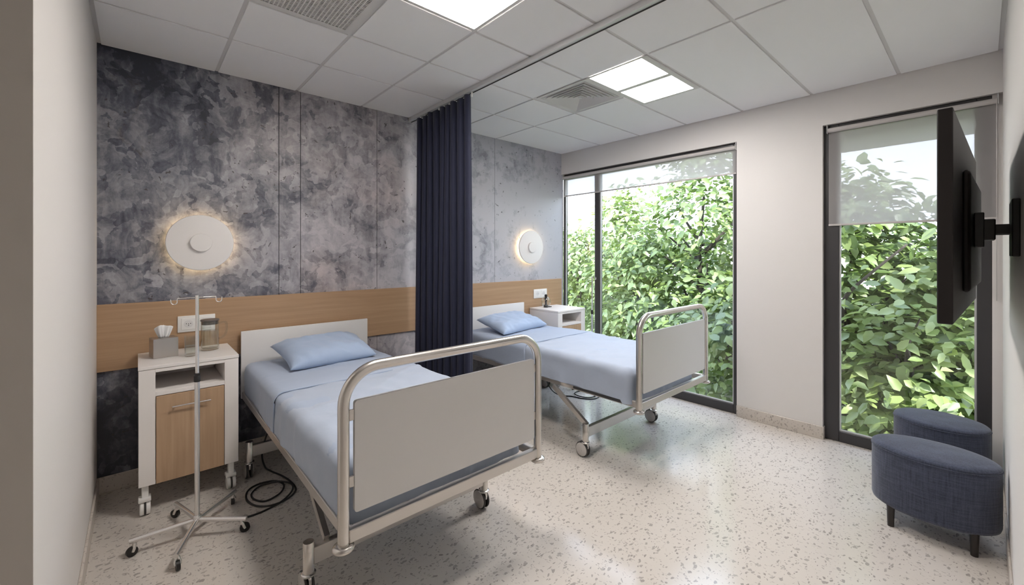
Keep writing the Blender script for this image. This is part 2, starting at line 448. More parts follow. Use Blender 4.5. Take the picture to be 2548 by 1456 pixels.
# suspended ceiling: lowered tile faces between slim bars
COLS = [0, .693, 1.293, 1.893, 2.46, 3.035, 3.648, W]; ROWS = [0, -.698, -1.298, -1.898, -2.498, -3.098, -3.698, T]
bm = B(); box(bm, HALL_X, W, T, 0, H + .009, H + .1)
struct('ceiling', bm, 'grid')
used = {(1, 2): 'grille', (2, 3): 'panel', (5, 2): 'diffuser', (5, 3): 'twin', (6, 3): 'twin'}
bm = B(); g = .012
for j in range(len(ROWS) - 1):
    cells = []
    i = 0
    while i < len(COLS) - 1:
        k = i
        if i == 5 and j >= 4: k = 6                     # the long planks beside the windows
        cells.append((i, k)); i = k + 1
    for (i, k) in cells:
        if (i, j) in used: continue
        x0, x1 = COLS[i], COLS[k + 1]; y1, y0 = ROWS[j], ROWS[j + 1]
        x0 += .022 if i == 0 else g; x1 -= .006 if k == len(COLS) - 2 else g
        y1 -= .006 if j == 0 else g; y0 += .022 if j == len(ROWS) - 2 else g
        box(bm, x0, x1, y0, y1, H, H + .0092, .0015, 1)
# the strip of tile left over beyond the twin lights
box(bm, 3.955, W - .006, ROWS[4] + g, ROWS[3] - g, H, H + .0092, .0015, 1)
x = HALL_X
while x < -.7:
    for j in range(4, len(ROWS) - 1):
        box(bm, x + g, x + .53 - g, ROWS[j + 1] + g, ROWS[j] - g, H, H + .0092)
    x += .533
struct('ceiling_tiles', bm, 'tile')['kind'] = 'structure'

# ---------------------------------------------------------------- windows
def window(n, y0, y1, bars, panes, left_w, right_w):
    o = bpy.data.objects.new('window_%d' % n, None); COL.objects.link(o); o['kind'] = 'structure'; o.location = (0, 0, 0)
    X0, X1 = W + .045, W + .115; ZB, ZT = 0.0, 2.875
    bm = B()
    box(bm, X0, X1, y0, y0 + right_w, ZB, ZT, .004, 1); box(bm, X0, X1, y1 - left_w, y1, ZB, ZT, .004, 1)
    box(bm, X0, X1, y0 + right_w, y1 - left_w, ZB, ZB + .095, .004, 1); box(bm, X0, X1, y0 + right_w, y1 - left_w, ZT - .075, ZT, .004, 1)
    obj('window_frame', bm, 'darkmetal', o)
    for (a, b) in bars:
        bm = B(); box(bm, X0, X1, a, b, ZB + .095, ZT - .075, .004, 1); obj('mullion', bm, 'darkmetal', o)
    for (a, b) in panes:
        bm = B(); box(bm, W + .078, W + .082, a, b, ZB + .095, ZT - .075); obj('pane', bm, 'pane', o)
        bm = B()
        for s in (a, b - .012): box(bm, W + .060, W + .077, s, s + .012, ZB + .095, ZT - .075)
        box(bm, W + .060, W + .077, a + .012, b - .012, ZB + .095, ZB + .107)
        obj('glazing_bead', bm, 'alu', o)
    return o
window(1, -2.441, -.0, [(-.655, -.575)], [(-.575, -.03), (-2.391, -.655)], .03, .05)
window(2, -4.204, -3.181, [], [(-4.127, -3.292)], .111, .077)

def roller(label, y0, y1, zbot, chain):
    t = thing('roller_blind', label, 'blind', (W + .022, (y0 + y1) / 2, zbot), group='roller blinds')
    yc = (y0 + y1) / 2; a, b = y0 - yc, y1 - yc
    bm = B(); tube(bm, [(0.0, a + .012, 2.823 - zbot), (0.0, b - .012, 2.823 - zbot)], .0205, 20); obj('roll', bm, 'blindroll', t, 40)
    bm = B(); box(bm, .0155, .0165, a + .014, b - .014, .01, 2.823 - zbot); obj('fabric', bm, 'blind', t)
    bm = B(); box(bm, .008, .022, a + .013, b - .013, 0, .017, .004, 2); obj('bottom_bar', bm, 'blindroll', t)
    for y in (a + .004, b - .010):
        bm = B(); box(bm, -.018, .020, y, y + .006, 2.795 - zbot, 2.873 - zbot, .002, 1); obj('bracket', bm, 'alu', t)
    if chain:
        bm = B(); tube(bm, [(-.012, a + .014, 2.80 - zbot), (-.012, a + .014, -.6)], .0022, 8); obj('pull_chain', bm, 'chain', t)
        bm = B(); tube(bm, [(.012, a + .014, 2.80 - zbot), (.012, a + .014, -.6)], .0022, 8); obj('pull_chain', bm, 'chain', t)
    return t
roller('short grey screen blind across the wide window behind the far bed', -2.438, -.012, 2.545, False)
roller('long grey screen blind over the narrow window behind the television', -4.240, -3.205, 1.953, True)

# ---------------------------------------------------------------- oak band on the back wall
bm = B(); box(bm, .0, 4.886, -.022, 0, .862, 1.338, .002, 1)
tag(obj('wood_wall_panel', bm, 'oak', loc=None), 'long horizontal oak board band across the stained concrete wall', 'wall panel')

# ---------------------------------------------------------------- wall lamps
def wall_lamp(x, z, r, label):
    t = thing('wall_lamp', label, 'lamp', (x, 0, z), group='round wall lamps')
    bm = B(); lathe(bm, [(.09, 0), (.09, -.046)], 40, axis='Y'); obj('mount', bm, 'lampwhite', t, 40)
    bm = B()
    tube(bm, [((r - .055) * math.cos(2 * PI * k / 48), -.040, (r - .055) * math.sin(2 * PI * k / 48)) for k in range(48)], .007, 8, closed=True)
    obj('light_ring', bm, 'glow', t, 60)
    bm = B(); lathe(bm, [(r - .012, -.048), (r - .001, -.050), (r, -.056), (r - .003, -.064), (r - .012, -.066)], 72, axis='Y'); obj('disc', bm, 'lampwhite', t, 40)
    bm = B(); lathe(bm, [(.071, -.066), (.071, -.088), (.068, -.091)], 48, axis='Y'); obj('knob', bm, 'lampwhite', t, 40)
wall_lamp(.587, 1.786, .218, 'round white disc wall lamp above the first nightstand')
wall_lamp(4.222, 1.792, .226, 'round white disc wall lamp on the window side of the curtain')

# ---------------------------------------------------------------- sockets
def socket(x0, x1, z0, z1, label, holes):
    t = thing('wall_socket', label, 'socket', ((x0 + x1) / 2, -.022, (z0 + z1) / 2), group='double wall sockets')
    w, h = (x1 - x0) / 2, (z1 - z0) / 2
    bm = B(); box(bm, -w, w, -.009, 0, -h, h, .003, 2); obj('plate', bm, 'white_plastic', t, 30)
    for s in (-1, 1):
        cx = s * w * .44
        bm = B(); q = h * .70
        box(bm, cx - q, cx + q, -.0125, -.008, -q, q, .0015, 1); o = obj('module', bm, 'white_plastic', t)
        bm = B(); lathe(bm, [(q * .66, -.0135), (q * .66, -.0127), (q * .60, -.0127), (q * .57, -.0126)], 36, (cx, 0, 0), 'Y'); obj('recess', bm, 'hubgrey' if False else 'panel', o, 30)
        for (hx, hz) in holes:
            bm = B(); lathe(bm, [(.0032, -.0142), (.0032, -.0125)], 12, (cx + hx * q, 0, hz * q), 'Y'); obj('pin_hole', bm, 'hole', o)
socket(.444, .682, 1.089, 1.215, 'white double wall socket behind the glass jug', [(-.3, .05), (.3, .05), (0, -.28), (0, 0)])
socket(4.300, 4.561, 1.083, 1.209, 'white double wall socket above the nightstand by the window', [(-.3, 0), (.3, 0)])

# ---------------------------------------------------------------- ceiling fittings
t = thing('ceiling_grille', 'white perforated air return grille in the ceiling above the left wall', 'vent', (.993, -1.598, H))
bm = B(); n = 22; s = .29; inn = .245; zt = .003
box(bm, -s, s, -s, -inn, -zt, .006); box(bm, -s, s, inn, s, -zt, .006); box(bm, -s, -inn, -inn, inn, -zt, .006); box(bm, inn, s, -inn, inn, -zt, .006)
obj('rim', bm, 'vent', t)
bm = B(); st = 2 * inn / n
for k in range(1, n):
    box(bm, -inn + k * st - .0035, -inn + k * st + .0035, -inn, inn, -.002, .006)
n2 = 30; st2 = 2 * inn / n2
for k in range(1, n2):
    box(bm, -inn, inn, -inn + k * st2 - .0036, -inn + k * st2 + .0036, -.0015, .0055)
obj('lattice', bm, 'vent', t)
bm = B(); box(bm, -s, s, -s, s, .0065, .009); obj('backing', bm, 'vent_dark', t)

def light_panel(label, x0, x1, y0, y1, panes, key):
    t = thing('ceiling_light', label, 'light', ((x0 + x1) / 2, (y0 + y1) / 2, H), group='square ceiling lights')
    cx, cy = (x0 + x1) / 2, (y0 + y1) / 2
    bm = B()
    # frame strips around each diffuser
    px = sorted({p[0] for p in panes} | {p[1] for p in panes}); ya, yb = panes[0][2], panes[0][3]
    edges = [x0] + px + [x1]
    for a, b in zip(edges[0::2], edges[1::2]): box(bm, a - cx, b - cx, y0 - cy, y1 - cy, -.004, .006)
    for p in panes:
        box(bm, p[0] - cx, p[1] - cx, y0 - cy, ya - cy, -.004, .006); box(bm, p[0] - cx, p[1] - cx, yb - cy, y1 - cy, -.004, .006)
    obj('frame', bm, 'vent', t)
    for p in panes:
        bm = B(); box(bm, p[0] - cx, p[1] - cx, p[2] - cy, p[3] - cy, -.0025, .004); obj('diffuser', bm, key, t)
light_panel('large square glowing ceiling light at the top of the photo above the first bed', 1.303, 1.883, -2.488, -1.908, [(1.322, 1.866, -2.470, -1.930)], 'light_warm')
light_panel('two-pane rectangular glowing ceiling light over the far bed', 3.046, 3.948, -2.488, -1.908, [(3.056, 3.460, -2.441, -1.955), (3.514, 3.912, -2.441, -1.955)], 'light_cool')

t = thing('ceiling_diffuser', 'square ceiling air diffuser with stepped vanes beside the twin ceiling light', 'vent', (3.336, -1.625, H))
bm = B(); s = .29; q = .265
for (a, b, c, d) in ((-s, s, -s, -q), (-s, s, q, s), (-s, -q, -q, q), (q, s, -q, q)): box(bm, a, b, c, d, -.003, .006)
obj('frame', bm, 'vent', t)
def vane(r0, r1, za, zb):
    bm = B(); vs = []
    for (r, z) in ((r0, za), (r1, zb), (r1, zb + .002), (r0, za + .002)):
        vs.append([bm.verts.new((sx * r, sy * r, z)) for sx, sy in ((-1, -1), (1, -1), (1, 1), (-1, 1))])
    for a, b in zip(vs, vs[1:] + vs[:1]):
        for k in range(4): bm.faces.new((a[k], a[(k + 1) % 4], b[(k + 1) % 4], b[k]))
    return bm
for k in range(7):
    r0 = q - .002 - k * .036
    obj('vane', vane(r0, r0 - .033, -.004 - .0005 * k, .029), 'vent', t)
bm = B(); box(bm, -s, s, -s, s, .032, .034); obj('backing', bm, 'vent_dark', t)
bm = B(); box(bm, -.012, .012, -.012, .012, -.008, -.003); obj('centre_plate', bm, 'vent', t)

# ---------------------------------------------------------------- curtain and track
bm = B(); box(bm, 2.410, 2.450, T + .002, -.004, H - .040, H, .003, 1); box(bm, 2.443, 2.449, T + .002, -.004, H - .046, H - .039, mi=1)
tag(obj('curtain_track', bm, ['alu', 'hole']), 'straight aluminium curtain track running across the whole ceiling', 'curtain rail')
t = thing('curtain', 'navy blue pleated privacy curtain drawn back between the beds', 'curtain', (2.43, -.68, 0))
def curtain():
    n = 260; rows = 16; bm = B(); grid = []
    ya, yb = -.18, -1.13; pl = 9.
    for r in range(rows + 1):
        f = r / rows; z = H - .072 + (.27 - (H - .072)) * f
        amp = .044 + .016 * f; ring = []
        for i in range(n + 1):
            u = i / n; ph = 2 * PI * pl * u + .35 * math.sin(9 * u + 1) + .12 * math.sin(5 * f + 9 * u)
            s = math.sin(ph); x = amp * math.copysign(abs(s) ** .62, s)
            y = ya + (yb - ya) * u + .013 * math.sin(2 * ph) + .006 * math.sin(3 * f + 20 * u)
            y = -.68 + (y + .68) * (1 + .035 * f)
            ring.append(bm.verts.new((x + .006 * math.sin(4 * f + 13 * u), y + .68, z + (.010 * math.sin(ph * .5) if r == 0 else 0))))
        grid.append(ring)
    for a, b in zip(grid, grid[1:]):
        for k in range(n): bm.faces.new((a[k], a[k + 1], b[k + 1], b[k]))
    return bm
c = obj('cloth', curtain(), 'navy', t, 180)
md = c.modifiers.new('thick', 'SOLIDIFY'); md.thickness = .003
for k in range(11):
    y = -.18 - 1.0 * (k + .5) / 11 + .68
    bm = B(); box(bm, -.004, .010, y - .003, y + .003, H - .085, H - .038, .001, 1); box(bm, -.006, .012, y - .006, y + .006, H - .062, H - .050, .001, 1)
    obj('glider', bm, 'white_plastic', t)

# ---------------------------------------------------------------- beds
def cloth_noise(seed, a1, a2, sx=1.):
    def fn(p, nrm):
        q = Vector((p.x * 3.1 * sx + seed, p.y * 2.0, p.z * 5 + seed))
        d = noise.noise(q) * a1 + noise.noise(Vector((p.x * 9 + p.y * 6 + seed, p.y * 5 - p.x * 4, p.z * 9))) * a2
        w = noise.noise(Vector((p.x * 2.2 + seed * 3, p.y * 2.2 - seed, 0)))
        d += a2 * 1.2 * max(0, 1 - abs(w) * 9)
        return p + nrm * d
    return fn

def caster(parent, x, y, htop, twist=0., dark=False):
    """castor under a bed leg: stem collar and fork, two wheel discs"""
    o = obj('caster', (lambda bm: (lathe(bm, [(.029, .118), (.034, .122), (.034, .130), (.029, .134)], 24, (x, y, 0)),
        box(bm, x - .008, x + .008, y - .03, y + .052, .075, .118, .006, 2), tube(bm, [(x - .026, y + .028, .062), (x + .026, y + .028, .062)], .008, 12), bm)[-1])(B()), 'chrome', parent, 40)
    for s in (-1, 1):
        bm = B(); lathe(bm, [(.050, s * .010), (.060, s * .011), (.0625, s * .016), (.061, s * .021), (.054, s * .0225)], 40, (x, y + .028, .0625), 'X')
        wv = obj('tyre', bm, 'rubber', o, 50)
        bm = B(); lathe(bm, [(.055, s * .012), (.055, s * .0245), (.050, s * .0275), (.014, s * .0285), (.011, s * .032)], 40, (x, y + .028, .0625), 'X')
        obj('hub_cap', bm, 'hubgrey', o, 40)
    return o

def make_bed(hx0, hx1, lx0, lx1, fx0, fx1, mx, label, seed, sx):
    ox = (hx0 + hx1) / 2
    t = thing('hospital_bed', label, 'bed', (ox, -1.2, 0), group='adjustable beds')
    c = lambda x: x - ox
    Y = lambda y: y + 1.2
    FY = -2.4
    # headboard
    bm = B(); box(bm, c(hx0), c(hx1), Y(-.085), Y(-.060), .50, 1.056, .003, 2); obj('headboard', bm, 'panel', t, 30)
    # frame
    rl, rr = mx - .012, mx + 1.062
    for k, (a, b) in enumerate(((rl, rl + .03), (rr - .03, rr))):
        bm = B()
        xa0, xa1 = c(a), c(b); f0 = c(fx0 + .004) if k == 0 else c(fx1 - .034)
        vs = box(bm, xa0, xa1, Y(FY + .01), Y(-.09), .505, .556, .003, 1)
        for v in bm.verts:
            kf = (Y(-.09) - v.co.y) / 2.3
            v.co.x += (f0 - xa0) * kf * (.9 if True else 0)
        obj('side_rail', bm, 'steel_rail', t, 30)
    bm = B(); box(bm, c(fx0) + .018, c(fx1) - .018, Y(FY - .018), Y(FY + .018), .498, .552, .003, 1); obj('foot_rail', bm, 'steel_rail', t, 30)
    bm = B(); box(bm, c(rl) + .03, c(rr) - .03, Y(-2.30), Y(-.09), .515, .546); obj('deck', bm, 'deck', t)
    # footboard hoop
    R = .15; zt = 1.213
    pts = [(c(fx0), Y(FY), .492), (c(fx0), Y(FY), .75)] + arc((c(fx0) + R, Y(FY), zt - R), R, PI, PI / 2, 12) + arc((c(fx1) - R, Y(FY), zt - R), R, PI / 2, 0, 12) + [(c(fx1), Y(FY), .75), (c(fx1), Y(FY), .492)]
    bm = B(); tube(bm, pts, .0235, 24); obj('foot_hoop', bm, 'steel', t, 40)
    for x in (fx0, fx1):
        bm = B(); lathe(bm, [(.026, .474), (.038, .472), (.043, .478), (.044, .485), (.041, .492), (.026, .497)], 32, (c(x), Y(FY), 0)); obj('end_flange', bm, 'steel', t, 60)
    px0, px1 = fx0 + .043, fx1 - .035
    bm = B(); box(bm, c(px0), c(px1), Y(FY - .009), Y(FY + .009), .612, 1.081); 
    bm2 = [e for e in bm.edges if abs(e.verts[0].co.y - e.verts[1].co.y) > .01]
    bmesh.ops.bevel(bm, geom=bm2, offset=.014, segments=4, profile=.5, affect='EDGES')
    obj('footboard', bm, 'panel', t, 30)
    for x0, x1 in ((fx0 + .02, px0 + .003), (px1 - .003, fx1 - .02)):
        for z in (1.0, .722):
            bm = B(); box(bm, c(x0), c(x1), Y(FY - .005), Y(FY + .005), z, z + .045, .001, 1); obj('panel_clip', bm, 'steel_rail', t)
    # undercarriage: two leg frames
    for ly, s in ((-1.95, 1), (-.475, -1)):
        bm = B(); box(bm, c(lx0) + .02, c(lx1) - .02, Y(ly - .018), Y(ly + .018), .168, .252, .003, 1); obj('crossbeam', bm, 'steel_rail', t, 30)
        for lx in (lx0, lx1):
            bm = B(); lathe(bm, [(.026, .126), (.026, .279), (.024, .282)], 28, (c(lx), Y(ly), 0)); lo = obj('leg', bm, 'steel', t, 40)
            caster(t, c(lx), Y(ly), .13)
            # slanting strut from leg top up to the rail
            bm = B(); e = .38 * s
            if s < 0: continue
            dx = sx if lx == lx0 else -sx
            a = Vector((c(lx) + dx, Y(ly), .262)); b2 = Vector((c(lx) + dx, Y(ly + e), .505))
            d = (b2 - a).normalized(); up = Vector((0, -d.z, d.y)) if d.y > 0 else Vector((0, d.z, -d.y)); up.normalize(); sd = d.cross(up)
            q = [bm.verts.new(p + sd * i * .013 + up * j * .020) for p in (a, b2) for i, j in ((-1, -1), (1, -1), (1, 1), (-1, 1))]
            for f in ((0, 1, 2, 3), (7, 6, 5, 4), (0, 4, 5, 1), (1, 5, 6, 2), (2, 6, 7, 3), (3, 7, 4, 0)): bm.faces.new([q[i] for i in f])
            obj('strut', bm, 'steel_rail', t)
    bm = B(); box(bm, c(mx + .35), c(mx + .70), Y(-.56), Y(-.39), .20, .515, .01, 2); obj('lift_column', bm, 'steel_rail', t)
    # mattress with its fitted sheet
    bm = soft_box(c(mx), c(mx + 1.05), Y(-2.325), Y(-.088), .546, .800, .055, 26, 50, 8, cloth_noise(seed, .006, .003))
    obj('mattress', bm, 'sheet', t, 180)
    # cover over the lower part: lies on the bed
    root = thing('bed_cover', 'smooth pale blue cover tucked over the lower part of the ' + ('bed nearest the camera' if seed < 5 else 'bed beside the window'), 'blanket', (mx + .525, -1.75, .55), group='bed covers')
    cc = lambda x: x - (mx + .525)
    base = cloth_noise(seed + 2, .010, .0075)
    def cov(p, nrm):
        w = base(p, nrm)
        if p.z < .03 and p.y < -.52: w.z -= .024     # hangs down behind the foot rail
        elif p.z < .02:                            # wavy lower edge
            w.z += .004 + .012 * noise.noise(Vector((p.x * 9, p.y * 9, seed)))
        return w
    bm = soft_box(cc(mx - .006), cc(mx + 1.056), -2.342 + 1.75, -1.10 + 1.75, .0, .256, .062, 44, 60, 10, cov, round_y1=False, bottom=False)
    bmesh.ops.delete(bm, geom=[f for f in bm.faces if f.calc_center_median().y > .648], context='FACES')
    o = obj('cover_cloth', bm, 'cover', root, 180)
    base2 = cloth_noise(seed + 4, .005, .004)
    def flap(p, nrm):
        k = min(1, max(0, (.98 - (p.y)) / .4))
        q = base2(p, nrm) + nrm * (-.006 + .013 * min(1, k + .0))
        q.y += .012 * noise.noise(Vector((p.x * 3, 0, seed)))
        if p.z < .02: q.z += .006 + .006 * noise.noise(Vector((p.x * 9, p.y * 9, seed)))
        return q
    bm = soft_box(cc(mx - .006), cc(mx + 1.056), -1.165 + 1.75, -.66 + 1.75, .0, .256, .062, 44, 26, 10, flap, round_y1=False, bottom=False)
    # straight cut edge towards the foot
    for v in bm.verts: pass
    return t, root, bm, cc

def flap_bm(mx, seed):
    """turned-down upper edge: a sheet wrapped over the mattress, cut straight at both ends"""
    cc = lambda x: x - (mx + .525)
    bm = B(); rows = []
    x0, x1, r, zt = cc(mx - .012), cc(mx + 1.062), .066, .262
    prof = [(x0, .012 + .242 * k / 7 * .72) for k in range(7)] + [(x0 + r - r * math.cos(a), zt - r + r * math.sin(a)) for a in [PI / 2 * k / 8 for k in range(9)]]
    prof += [(x0 + r + (x1 - x0 - 2 * r) * k / 30, zt) for k in range(1, 30)]
    prof += [(x1 - r + r * math.sin(a), zt - r + r * math.cos(a)) for a in [PI / 2 * k / 8 for k in range(9)]] + [(x1, .012 + .242 * (6 - k) / 7 * .72) for k in range(7)]
    ys = [(-.70 - .47 * j / 22) + 1.75 for j in range(23)]
    mid = Vector((0, .1))
    for j, y in enumerate(ys):
        row = []; f = j / 22
        for (x, z) in prof:
            n = Vector((x * .6, 0, (z - .1) * 3)).normalized() if z > zt - r else Vector((math.copysign(1, x), 0, 0))
            off = -.011 + .011 * min(1, f * 2.2) + .004 * noise.noise(Vector((x * 5 + seed, y * 6, z * 6)))
            if j == 22: off -= .0
            yy = y + .010 * noise.noise(Vector((x * 4, seed, z * 4)))
            row.append(bm.verts.new((x + n.x * off, yy, z + n.z * off + (.008 * noise.noise(Vector((y * 9, x, seed))) if z < .02 else 0))))
        rows.append(row)
    row = []                                       # hem turned under
    for v, (x, z) in zip(rows[-1], prof):
        n = Vector((0, 0, 1)) if z > zt - r else Vector((math.copysign(1, x), 0, 0))
        row.append(bm.verts.new(v.co - n * .009 + Vector((0, .006, 0))))
    rows.append(row)
    for a, b in zip(rows, rows[1:]):
        for k in range(len(a) - 1): bm.faces.new((a[k], a[k + 1], b[k + 1], b[k]))
    return bm

def pillow(label, FL, FR, BL, BR, thick, seed):
    FL, FR, BL, BR = map(Vector, (FL, FR, BL, BR)); ctr = (FL + FR + BL + BR) / 4
    up = (FR - FL).cross(BL - FL).normalized()
    n = 40; bm = B(); g = {}
    for s in (1, -1):
        for i in range(n + 1):
            for j in range(n + 1):
                u, v = i / n * 2 - 1, j / n * 2 - 1
                edge = i in (0, n) or j in (0, n)
                if s == -1 and edge: g[s, i, j] = g[1, i, j]; continue
                # sides draw in between the corners
                uu = u * (1 - .075 * (1 - v * v) ** 1.0 * abs(u) ** 3); vv = v * (1 - .10 * (1 - u * u) * abs(v) ** 3)
                p = FL * (1 - uu) * (1 - vv) / 4 + FR * (1 + uu) * (1 - vv) / 4 + BL * (1 - uu) * (1 + vv) / 4 + BR * (1 + uu) * (1 + vv) / 4
                h = ((1 - u ** 4) * (1 - v ** 4)) ** .55
                h *= thick * (1 if s == 1 else .55)
                wr = .016 * noise.noise(Vector((u * 3 + seed, v * 3, s))) + .017 * noise.noise(Vector((u * 7 + v * 2 + seed, v * 2.5, s * 2 + seed))) * (abs(v) ** 1.5 + .3)
                pinch = .026 * max(0, math.sin(u * 9 + seed * 2)) * max(0, -v - .35)
                g[s, i, j] = bm.verts.new(p - ctr + up * s * (h + (wr - pinch) * (h / thick)))
    for s in (1, -1):
        for i in range(n):
            for j in range(n): bm.faces.new((g[s, i, j], g[s, i + 1, j], g[s, i + 1, j + 1], g[s, i, j + 1]))
    o = obj('pillow', bm, 'pillow', None, 180, ctr)
    return tag(o, label, 'pillow', 'bed pillows')

def add_flap(root, mx, seed):
    o = obj('turned_down_edge', flap_bm(mx, seed), 'sheet', root, 180)

_, root1, bmx, _ = make_bed(.852, 1.921, .842, 1.932, .849, 1.983, .868, 'adjustable hospital bed nearest the camera beside the drip stand', 1.3, .085); bmx.free()
add_flap(root1, .868, 1.3)
_, root2, bmx, _ = make_bed(2.995, 4.064, 3.006, 4.098, 3.088, 4.250, 3.058, 'adjustable hospital bed on the far side of the curtain by the wide window', 6.7, .02); bmx.free()
add_flap(root2, 3.058, 6.7)
pillow('blue pillow on the bed beside the tissue box nightstand', (1.070, -.70, .822), (1.775, -.645, .822), (1.035, -.20, .925), (1.765, -.17, .925), .10, 2.)
pillow('blue pillow on the far bed behind the curtain', (3.17, -.71, .822), (4.02, -.56, .822), (3.16, -.22, .93), (3.90, -.17, .93), .09, 9.)

# ---------------------------------------------------------------- nightstands
def nightstand(x0, label):
    w = .548; d0, d1 = -.56, -.036
    t = thing('nightstand', label, 'nightstand', (x0 + w / 2, (d0 + d1) / 2, 0), group='white and oak nightstands')
    h = w / 2; a, b = d0 - (d0 + d1) / 2, d1 - (d0 + d1) / 2
    bm = B(); box(bm, -h, h, a, b, .945, .967, .0025, 2); obj('top', bm, 'white', t)
    bm = B(); L0, R0 = -h + .086, h - .086
    box(bm, -h + .002, L0, a + .004, b, .192, .9435, .002, 1); box(bm, R0, h - .002, a + .004, b, .192, .9435, .002, 1)
    box(bm, L0, R0, a + .004, b, .922, .9435); box(bm, L0, R0, b - .012, b, .2, .922); box(bm, L0, R0, a + .022, b - .012, .195, .215)
    obj('carcass', bm, 'white', t, 30)
    bm = B(); box(bm, L0, R0, a + .006, b - .012, .765, .793, .001, 1); obj('shelf', bm, 'white', t)
    bm = B(); box(bm, L0 + .003, R0 - .003, a, a + .02, .193, .761, .0015, 1); door = obj('door', bm, 'oak_v', t)
    bm = B(); z = .684; tube(bm, [(-.105, a - .028, z), (.105, a - .028, z)], .0055, 12)
    for x in (-.085, .085): tube(bm, [(x, a - .028, z), (x, a + .002, z)], .0045, 10)
    obj('handle', bm, 'chrome', door, 40)
    for x in (-h + .035, h - .044):
        for y in (a + .045, b - .045):
            bm = B(); box(bm, x - .018, x + .018, y - .018, y + .018, .112, .193, .003, 1)
            vs = box(bm, x - .034, x + .030, y - .038, y + .03, .088, .114, .006, 2)
            o = obj('caster', bm, 'white_plastic', t, 30)
            bm = B()
            lathe(bm, [(.040, -.027), (.0445, -.022), (.0445, .022), (.040, .027)], 28, (x, y - .006, .0445), 'X'); obj('wheel', bm, 'white_plastic', o, 40)
            bm = B(); lathe(bm, [(.0455, -.006), (.0458, 0), (.0455, .006)], 28, (x, y - .006, .0458), 'X'); obj('tread', bm, 'rubber', o, 40)
    return t
nightstand(.216, 'white nightstand with oak door in the left corner under the tissue box')
nightstand(4.212, 'white nightstand with open niche in the corner by the wide window')

# tissue box
t = thing('tissue_box', 'brushed metal tissue box on the nightstand by the left wall', 'tissue box', (.354, -.262, .967), math.radians(10))
bm = B(); box(bm, -.070, .070, -.060, .060, 0, .134, .0015, 1); obj('box', bm, 'tissuebox', t)
bm = B()
def tissue():
    bm = B(); rows = []; n = 26
    for j in range(9):
        f = j / 8; row = []
        for i in range(n + 1):
            u = i / n * 2 - 1; wd = .024 + .026 * f ** .8
            x = u * wd; y = (.016 * math.sin(u * 5.2 + .6) * (.5 + f) + .007 * math.sin(u * 11)) * (1 - .25 * abs(u))
            z = .132 + f * (.098 - .034 * abs(u) ** 1.3 - .010 * math.sin(u * 4 + 1))
            row.append(bm.verts.new((x, y, z)))
        rows.append(row)
    for a, b in zip(rows, rows[1:]):
        for k in range(n): bm.faces.new((a[k], a[k + 1], b[k + 1], b[k]))
    return bm
o = obj('tissue', tissue(), 'tissue', t, 180); md = o.modifiers.new('thick', 'SOLIDIFY'); md.thickness = .0012

# drinking glass and jug
t = thing('drinking_glass', 'straight clear drinking glass half behind the drip stand pole', 'glass', (.498, -.385, .967))
bm = B(); lathe(bm, [(.030, .0005), (.034, .004), (.0365, .145), (.0350, .145), (.0325, .016), (.002, .014)], 40); obj('glass_body', bm, 'glass', t, 50)
bm = B(); lathe(bm, [(.0322, .0165), (.0338, .075)], 40); obj('water', bm, 'water', t, 50)
t = thing('glass_jug', 'clear glass water jug with grey lid on the first nightstand', 'jug', (.626, -.235, .967))
bm = B(); lathe(bm, [(.045, .0005), (.056, .004), (.058, .012), (.058, .222), (.0545, .222), (.0545, .022), (.050, .014), (.002, .012)], 48); obj('jug_body', bm, 'glass', t, 50)
bm = B(); lathe(bm, [(.050, .016), (.0540, .024), (.0540, .150)], 48); obj('water', bm, 'water', t, 50)
bm = B(); lathe(bm, [(.053, .195), (.0535, .219), (.060, .222), (.061, .228), (.057, .233)], 48); obj('lid', bm, 'lid', t, 40)
bm = B(); tube(bm, spline([(.056, 0, .196), (.088, -.004, .204), (.104, -.006, .192), (.105, -.006, .140), (.090, -.004, .098), (.057, 0, .076)], 6), .0075, 12); obj('handle', bm, 'glass_thick', t, 60)

# small pot by the window
t = thing('glass_pot', 'small round clear glass pot with black stopper on the window nightstand', 'pot', (4.405, -.16, .967))
bm = B(); lathe(bm, [(.030, .006), (.055, .03), (.066, .075), (.058, .115), (.036, .142), (.034, .146)], 40, cap=False); o = obj('pot_body', bm, 'glass', t, 60); o.modifiers.new('thick', 'SOLIDIFY').thickness = .003
bm = B(); lathe(bm, [(.030, 0), (.032, .004), (.030, .030), (.020, .036)], 28); obj('base', bm, 'black', t, 40)
bm = B(); lathe(bm, [(.012, .03), (.013, .10), (.019, .104), (.020, .125), (.017, .145), (.020, .150), (.018, .172), (.010, .178)], 24); obj('stopper', bm, 'black', t, 40)
bm = B(); tube(bm, spline([(.058, 0, .112), (.082, 0, .110), (.088, 0, .078), (.062, 0, .05)], 6), .0045, 10); obj('handle', bm, 'glass', t, 60)
bm = B(); lathe(bm, [(.032, .0005), (.034, .004), (.032, .008)], 28); o = tag(obj('black_lid', bm, 'black', None, 40, (4.468, -.165, .967)), 'flat black lid lying beside the small glass pot', 'lid')

